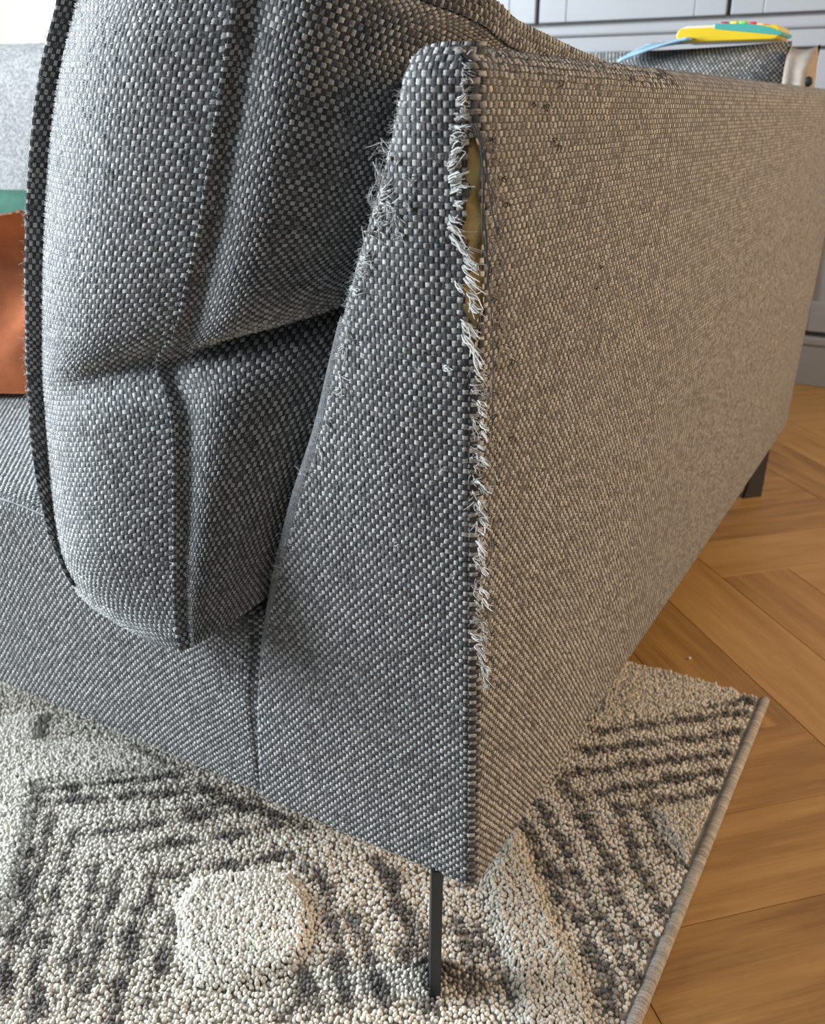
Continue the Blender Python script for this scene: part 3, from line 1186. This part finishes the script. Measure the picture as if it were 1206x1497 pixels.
# chevrons left of the leg
def c7(x, y):
    return x / 2.01, 980 + y / 2.01
def c8(x, y):
    return 600 + x / 1.99, 950 + y / 1.99
for a in [(100, 350, 520, 305), (130, 385, 640, 345), (300, 470, 760, 395), (420, 520, 830, 450), (450, 600, 850, 540), (560, 400, 760, 370), (640, 360, 900, 450)]:
    seg(*c7(a[0], a[1]), *c7(a[2], a[3]), 0.0066, 0.95, 0.10)
for a in [(100, 360, 60, 660), (150, 430, 60, 800), (210, 480, 90, 900), (290, 560, 200, 900), (350, 590, 240, 960), (460, 600, 380, 850), (400, 700, 330, 1030), (520, 700, 440, 960), (130, 900, 90, 1030), (40, 760, 10, 980)]:
    seg(*c7(a[0], a[1]), *c7(a[2], a[3]), 0.0062, 0.95, 0.11)
for a in [(900, 570, 960, 640), (940, 590, 990, 800), (1040, 690, 1130, 980), (1160, 600, 1210, 860), (1000, 820, 1010, 960), (1110, 560, 1180, 700), (890, 880, 930, 990), (830, 1000, 900, 960), (1150, 620, 1170, 700)]:
    seg(*c7(a[0], a[1]), *c7(a[2], a[3]), 0.0078, 0.95, 0.09)
# dotted rows and chevrons right of the leg
for a in [(540, 232, 985, 180), (490, 290, 955, 236), (430, 362, 915, 296), (540, 410, 900, 352), (640, 446, 890, 412), (620, 70, 745, 55), (690, 175, 980, 145)]:
    seg(*c8(a[0], a[1]), *c8(a[2], a[3]), 0.0078, 1.0, 0.034)
for a in [(330, 490, 440, 720), (370, 440, 470, 620), (430, 370, 530, 540), (480, 420, 600, 650), (600, 450, 690, 700), (680, 460, 740, 590), (710, 480, 790, 610), (400, 610, 600, 1000), (480, 640, 660, 960), (560, 640, 700, 880), (640, 600, 760, 790), (520, 880, 590, 1060)]:
    seg(*c8(a[0], a[1]), *c8(a[2], a[3]), 0.0072, 0.9, 0.03)
for a in [(130, 760, 200, 960), (190, 800, 300, 1000), (100, 900, 180, 1000), (0, 780, 60, 1000), (40, 830, 60, 1030)]:
    seg(*c8(a[0], a[1]), *c8(a[2], a[3]), 0.010, 0.85, 0.03)


def rug_dark(x, y):
    P = np.stack([x, y], -1)
    best = np.zeros(len(x))
    wob = 0.0025 * np.sin(x * 130 + 3 * np.sin(y * 90)) + 0.0025 * np.sin(y * 150 + 2)
    for A, B, w, d, dash in SEG:
        ab = B - A
        l = np.linalg.norm(ab)
        t = np.clip(((P - A) @ ab) / (l * l), 0, 1)
        dist = np.linalg.norm(P - A - t[:, None] * ab, axis=1) + wob
        k = np.exp(-(dist / w) ** 2) * d
        if dash:
            k = k * (0.78 + 0.22 * np.sin(t * l / dash * 2 * math.pi * 2.0 + 40 * A[0]))
        best = np.maximum(best, k)
    return best


RAISED = []   # polygons in the rug's plane, pile height
def raised(pts, h, tone):
    RAISED.append((np.array([rp(*p) for p in pts]), h, tone))
raised([(256, 1325), (285, 1282), (345, 1274), (425, 1276), (448, 1300), (462, 1340), (452, 1392), (430, 1420), (350, 1448), (290, 1446), (262, 1400)], 0.011, 0.93)
raised([(-20, 1050), (70, 1040), (60, 1080), (110, 1085), (190, 1085), (262, 1125), (150, 1140), (55, 1150), (40, 1240), (10, 1360), (-30, 1380)], 0.009, 0.95)
raised([(700, 1290), (745, 1215), (765, 1215), (790, 1290), (830, 1370), (860, 1440), (880, 1520), (760, 1520), (745, 1420), (720, 1350)], 0.009, 0.72)
raised([(950, 1180), (1050, 1160), (1030, 1240), (1005, 1262), (970, 1225)], 0.007, 0.72)
raised([(880, 975), (1010, 972), (1095, 1012), (1080, 1020), (960, 1045), (870, 1050)], 0.006, 0.75)


def inside(poly, x, y):
    r = np.zeros(len(x), bool)
    n = len(poly)
    for i in range(n):
        (x0, y0), (x1, y1) = poly[i], poly[(i + 1) % n]
        c = ((y0 > y) != (y1 > y)) & (x < (x1 - x0) * (y - y0) / (y1 - y0 + 1e-12) + x0)
        r ^= c
    return r


_ico = bmesh.new()
bmesh.ops.create_icosphere(_ico, subdivisions=1, radius=1.0)
ICO_V = np.array([v.co[:] for v in _ico.verts])
ICO_F = np.array([[v.index for v in f.verts] for f in _ico.faces])
_ico.free()


def loops(name, x, y, z, rad, tall, tone):
    m = len(x)
    d = RNG.normal(size=(m, 3)) * 0.28
    d[:, 2] = 1
    d = unit(d)
    a = unit(np.cross(d, RNG.normal(size=(m, 3))))
    b = np.cross(d, a)
    rad = rad * RNG.uniform(0.8, 1.2, m)
    fl = RNG.uniform(0.62, 1.0, m)
    C = np.stack([x, y, z], -1)
    V = (C[:, None] + ICO_V[None, :, 0, None] * (a * rad[:, None])[:, None] + ICO_V[None, :, 1, None] * (b * (rad * fl)[:, None])[:, None]
         + ICO_V[None, :, 2, None] * (d * (tall * RNG.uniform(0.8, 1.2, m))[:, None])[:, None])
    Q = ICO_F[None] + (np.arange(m) * len(ICO_V))[:, None, None]
    o = link(name, np_mesh(name, V.reshape(-1, 3), Q.reshape(-1, 3), np.repeat(tone, len(ICO_V))), M_RUGYARN, rug)
    o['kind'] = 'stuff'
    return o


def scatter(x0, x1, y0, y1, st):
    gx, gy = np.meshgrid(np.arange(x0, x1, st), np.arange(y0, y1, st * 0.92))
    gx = gx + (np.arange(gx.shape[0]) % 2)[:, None] * st / 2
    x, y = gx.ravel(), gy.ravel()
    x = x + RNG.normal(size=len(x)) * st * 0.2
    y = y + RNG.normal(size=len(y)) * st * 0.2
    return x, y


x, y = scatter(-1.05, RX1 - 0.008, -0.42, RY1 - 0.001, 0.0046)
keep = ~((x < -0.10) & (y > 0.30)) & (x < RX1 - 0.007)
# drop what is far out of sight of the photograph's side of the rug
keep &= (y > -0.30 - 0.35 * x) | (y > -0.18)
x, y = x[keep], y[keep]
dk = rug_dark(x, y)
big = 0.5 * np.sin(x * 21 + 1.7 * np.sin(y * 17)) + 0.5 * np.sin(y * 26 + 2.1 * np.sin(x * 13))
tone = np.clip(0.84 + 0.05 * big + RNG.normal(size=len(x)) * 0.10 - dk * RNG.uniform(0.7, 1.05, len(x)), 0.02, 1.0)
hz = np.full(len(x), RUG_Z)
rz = np.zeros(len(x), bool)
for poly, h, tn in RAISED:
    ins = inside(poly, x, y)
    rz |= ins
loops('looped_pile', x[~rz], y[~rz], hz[~rz] + 0.0018 + RNG.normal(size=(~rz).sum()) * 0.0008, np.full((~rz).sum(), 0.0025), 0.0030, tone[~rz])
# raised cut pile
x, y = scatter(-1.05, RX1 - 0.008, -0.42, RY1 - 0.004, 0.0036)
for poly, h, tn in RAISED:
    ins = inside(poly, x, y) & (x < RX1 - 0.008) & (y < RY1 - 0.002)
    xs, ys = x[ins], y[ins]
    # distance to the outline rounds the tuft off
    dmin = np.full(len(xs), 9.0)
    for i in range(len(poly)):
        A, B = poly[i], poly[(i + 1) % len(poly)]
        ab = B - A
        t = np.clip(((np.stack([xs, ys], -1) - A) @ ab) / (ab @ ab), 0, 1)
        dmin = np.minimum(dmin, np.linalg.norm(np.stack([xs, ys], -1) - A - t[:, None] * ab, axis=1))
    hh = h * (0.35 + 0.65 * smooth(0, 0.014, dmin)) + RNG.normal(size=len(xs)) * 0.0008
    tt = np.clip(tn + RNG.normal(size=len(xs)) * 0.08, 0.1, 1)
    loops('raised_tuft', xs, ys, RUG_Z + hh - 0.001, np.full(len(xs), 0.0024), 0.0042, tt)

# bound edge of the rug
def binding(name, p0, p1):
    p0, p1 = np.array(p0, float), np.array(p1, float)
    n = int(np.linalg.norm(p1 - p0) / 0.0011)
    t = np.linspace(0, 1, n)[:, None]
    P = p0 + (p1 - p0) * t
    rad = 0.0062 + 0.0005 * (np.arange(n) % 2) + RNG.normal(size=n) * 0.00018
    v, q = tube_arrays(P, rad, 10)
    v[:, 2] = p0[2] + (v[:, 2] - p0[2]) * 0.85
    return link(name, np_mesh(name, v, q, np.repeat(np.clip(0.42 + RNG.normal(size=n) * 0.06, 0.2, 0.7), 10)), M_RUGYARN, rug)


bd = binding('binding', (RX1 - 0.002, -0.5, 0.0064), (RX1 + 0.003, RY1 + 0.002, 0.0064))
bd['label'] = 'grey-beige overlocked binding'

# crumb on the floor
bm = bmesh.new()
bmesh.ops.create_icosphere(bm, subdivisions=2, radius=0.0022)
for v in bm.verts:
    v.co *= random.uniform(0.75, 1.2)
crumb = bm_obj('crumb', bm, plain('white_crumb', (0.9, 0.88, 0.82), 0.8), None, True)
c0 = at(1008, 962, 2, 0.002)
crumb.location = (c0[0], c0[1], 0.0018)
tag(crumb, 'tiny white crumb on the oak floor beside the rug corner', 'crumb')

# ------------------------------------------------------------------ things on the far side of the sofa
def pillow(name, w, h, d, mat, parent=None, nu=26, nv=26, flat=2.4, uvcell=None):
    """soft cushion: w along x, h along z, d thick along y, base at z=0"""
    V, UVs = [], []
    a = np.linspace(-1, 1, nu + 1)
    b = np.linspace(-1, 1, nv + 1)
    A, B = np.meshgrid(a, b)
    A, B = A.ravel(), B.ravel()
    prof = np.clip((1 - np.abs(A) ** flat) * (1 - np.abs(B) ** flat), 0, 1) ** 0.45
    X = A * w / 2 * (1 - 0.03 * (1 - B ** 2))
    Z = h / 2 + B * h / 2 * (1 - 0.04 * (1 - A ** 2))
    wr = 0.01 * np.sin(A * 5 + B * 3) * prof
    F = np.stack([X, -d / 2 * prof + wr * d * 4, Z], -1)
    K = np.stack([X, d / 2 * prof, Z], -1)
    q = grid_quads(nu, nv)
    verts = np.concatenate([F, K])
    quads = np.concatenate([q, q[:, ::-1] + len(F)])
    c = uvcell or (CW, CH)
    uv = np.concatenate([np.stack([X / c[0], Z / c[1]], -1)] * 2)
    return link(name, np_mesh(name, verts, quads, uv=uv), mat, parent)


fc = empty('back_cushion', 'grey back cushion behind the yellow toy, with a taupe strip on its end', 'cushion')
fc.location = (0, 0, 0)
p1 = pillow('cushion_body', 0.60, 0.43, 0.17, M_WEAVE, fc)
p1.location = (-0.372, 1.315, 0.415)
M_TAUPE = plain('taupe_fabric', (0.30, 0.245, 0.20), 0.9, 0, 0.1, 80, 0.4, 900)
p2 = pillow('end_strip', 0.05, 0.36, 0.10, M_TAUPE, fc, 12, 20, 4)
p2.location = (-0.050, 1.30, 0.478)
bm = bmesh.new()
bmesh.ops.create_uvsphere(bm, u_segments=14, v_segments=8, radius=0.008)
kn = bm_obj('button', bm, M_BLACK, fc, True)
kn.scale = (1, 0.5, 1)
kn.location = (-0.030, 1.262, 0.782)

# light blue cards / soft book flap under the toy
def S_blue(u, v):
    x = -0.342 + 0.12 * u + 0.02 * v * (1 - u)
    y = 1.235 + 0.12 * v
    z = 0.8495 - 0.032 * (1 - u) ** 1.3 * (1 - v) ** 1.2
    return np.stack([x, y, z], -1)


M_BLUE = plain('light_blue_card', (0.26, 0.42, 0.54), 0.5, 0, 0.25, 25)
uu, vv = np.meshgrid(np.linspace(0, 1, 17), np.linspace(0, 1, 9))
A1 = S_blue(uu.ravel(), vv.ravel())
me = np_mesh('soft_book', A1, grid_quads(16, 8))
blue = link('soft_book', me, M_BLUE)
sm = blue.modifiers.new('thick', 'SOLIDIFY')
sm.thickness = 0.004
sm.offset = 0
tag(blue, 'light blue flexible book page curling down beside the yellow toy', 'book')

toy = empty('toy_keyboard', 'yellow and teal toy piano with coloured buttons lying on the grey cushion', 'toy')


def toy_slab(name, x0, x1, z0, z1, y0, y1, mat, r=0.012):
    pts = []
    for cx_, a0 in ((x1 - r, -90), (x0 + r, 90)):
        for k in range(9):
            a = math.radians(a0 + k * 180 / 8)
            pts.append((cx_ + r * math.cos(a), (z0 + z1) / 2 + (z1 - z0) / 2 * math.sin(a)))
    return prism(name, pts, 1, y0, y1, mat, toy, 0.002, 2)


M_YEL = plain('yellow_plastic', (0.62, 0.42, 0.012), 0.3, 0, 0.03)
M_TEAL = plain('teal_plastic', (0.06, 0.30, 0.25), 0.3, 0, 0.03)
M_CREAM = plain('cream_plastic', (0.62, 0.58, 0.42), 0.35, 0, 0.03)
TY0, TY1 = 1.255, 1.345
toy.location = (0, 0, 0)
TOY_DX = 0.018
toy_slab('body', -0.268, -0.100, 0.845, 0.866, TY0, TY1, M_YEL, 0.010)
prism('handle_top', [(-0.264, 0.861), (-0.205, 0.8645), (-0.205, 0.869), (-0.250, 0.869), (-0.260, 0.866)], 1, TY0 + 0.001, TY1 - 0.001, M_CREAM, toy, 0.001)
prism('key_panel', [(-0.206, 0.863), (-0.098, 0.850), (-0.096, 0.855), (-0.118, 0.863), (-0.150, 0.869), (-0.206, 0.871)], 1, TY0 - 0.001, TY1 - 0.003, M_TEAL, toy, 0.001)
for k, (col, x) in enumerate([((0.35, 0.02, 0.05), -0.192), ((0.80, 0.62, 0.05), -0.176), ((0.25, 0.55, 0.08), -0.162), ((0.55, 0.02, 0.07), -0.147), ((0.75, 0.55, 0.2), -0.134), ((0.50, 0.02, 0.08), -0.124)]):
    zt = 0.869 - max(0, (x + 0.155)) * 0.20
    o = box('button', (x - 0.006, TY0 + 0.004, zt - 0.003), (x + 0.006, TY0 + 0.02, zt + 0.0045), plain('toy_button', col, 0.3, 0, 0.03), toy, 0.0018, 2, True)

# back cushions of the far return
o = pillow('back_cushion', 0.74, 0.50, 0.20, M_WEAVE)
o.location = (-1.88, 1.30, 0.405)
tag(o, 'pale grey back cushion standing behind the dark green pillow', 'cushion')
M_GREEN = plain('dark_green_fabric', (0.008, 0.075, 0.045), 0.85, 0, 0.2, 60, 0.4, 700)
gp = pillow('throw_pillow', 0.40, 0.17, 0.14, M_GREEN)
gp.location = (-1.62, 0.93, 0.412)
gp.rotation_euler = (math.radians(-8), 0, math.radians(15))
tag(gp, 'dark green pillow standing on the seat behind the rust blanket', 'pillow')


# rust blanket heaped on the seat
def S_blanket(r, a):
    wob = 1 + 0.06 * np.sin(3 * a + 1) + 0.04 * np.sin(7 * a)
    x = -0.93 + 0.30 * r * wob * np.cos(a)
    y = 0.47 + 0.33 * r * wob * np.sin(a)
    dome = np.clip(1 - r ** 3.0, 0, 1) ** 0.5
    dome = np.clip(1 - r ** 2.2, 0, 1) ** 0.7
    fold = np.abs(np.sin(x * 13 - y * 7 + 1.5 * np.sin(y * 6 + x * 3)))
    f = dome * (0.145 + 0.030 * np.sin(x * 7 + y * 5 + 1) + 0.045 * (1 - fold) ** 2 + 0.006 * np.sin(x * 41 + y * 29 + 2 * np.sin(x * 17)))
    return np.stack([x, y, 0.4125 + np.maximum(f, 0.003)], -1)


br, ba = np.meshgrid(np.sin(np.linspace(0.0, 1, 46) * math.pi / 2), np.linspace(0, 2 * math.pi, 91))
M_RUST = plain('rust_fleece', (0.42, 0.115, 0.035), 0.95, 0, 0.15, 40, 0.5, 900)
bl = link('blanket', np_mesh('blanket', S_blanket(br.ravel(), ba.ravel()), grid_quads(45, 90)), M_RUST)
tag(bl, 'rust-orange fleece blanket heaped on the seat behind the grey cushion', 'blanket')

# ------------------------------------------------------------------ grey cabinet along the far wall
cab = empty('cabinet', 'grey painted panelled cabinet with plinth along the far wall', 'cabinet')
YC = 2.38
M_GAPC = plain('cabinet_carcass', (0.15, 0.14, 0.13), 0.9)
box('carcass', (-2.10, YC + 0.022, 0.0), (1.6, 2.895, 2.3), M_GAPC, cab)
box('plinth', (-2.12, YC - 0.004, 0.0), (1.62, YC + 0.03, 0.118), M_CAB, cab, 0.002)
box('plinth_moulding', (-2.12, YC - 0.010, 0.118), (1.62, YC + 0.03, 0.141), M_CAB, cab, 0.005, 3)


def door(x0, x1, z0, z1, handle=None):
    d = box('door', (x0, YC + 0.012, z0), (x1, YC + 0.021, z1), M_CAB, cab)
    fw = 0.085
    for nm, lo, hi in (('stile', (x0, z0), (x0 + fw, z1)), ('stile', (x1 - fw, z0), (x1, z1)), ('rail', (x0 + fw, z0), (x1 - fw, z0 + fw)), ('rail', (x0 + fw, z1 - fw), (x1 - fw, z1))):
        box(nm, (lo[0], YC, lo[1]), (hi[0], YC + 0.0125, hi[1]), M_CAB, d, 0.003, 2)
    return d


xs = [-2.085, -1.54, -0.99, -0.435, 0.115, 0.665, 1.215]
for i in range(len(xs) - 1):
    x0, x1 = xs[i] + 0.006, xs[i + 1] - 0.006
    # lower doors are set half a bay to the side
    door(x0, x1, 0.975, 1.75)
lx = [-2.085, -1.30, -0.75, -0.195, 0.355, 0.905, 1.455]
for i in range(len(lx) - 1):
    door(lx[i] + 0.004, lx[i + 1] - 0.004, 0.156, 0.885)
box('waist_rail', (-2.11, YC - 0.006, 0.892), (1.61, YC + 0.03, 0.935), M_CAB, cab, 0.004, 3)
box('waist_moulding', (-2.12, YC - 0.016, 0.935), (1.62, YC + 0.03, 0.965), M_CAB, cab, 0.008, 3)
box('cornice', (-2.13, YC - 0.03, 1.76), (1.63, YC + 0.03, 1.84), M_CAB, cab, 0.01, 3)
toy.location.x = TOY_DX
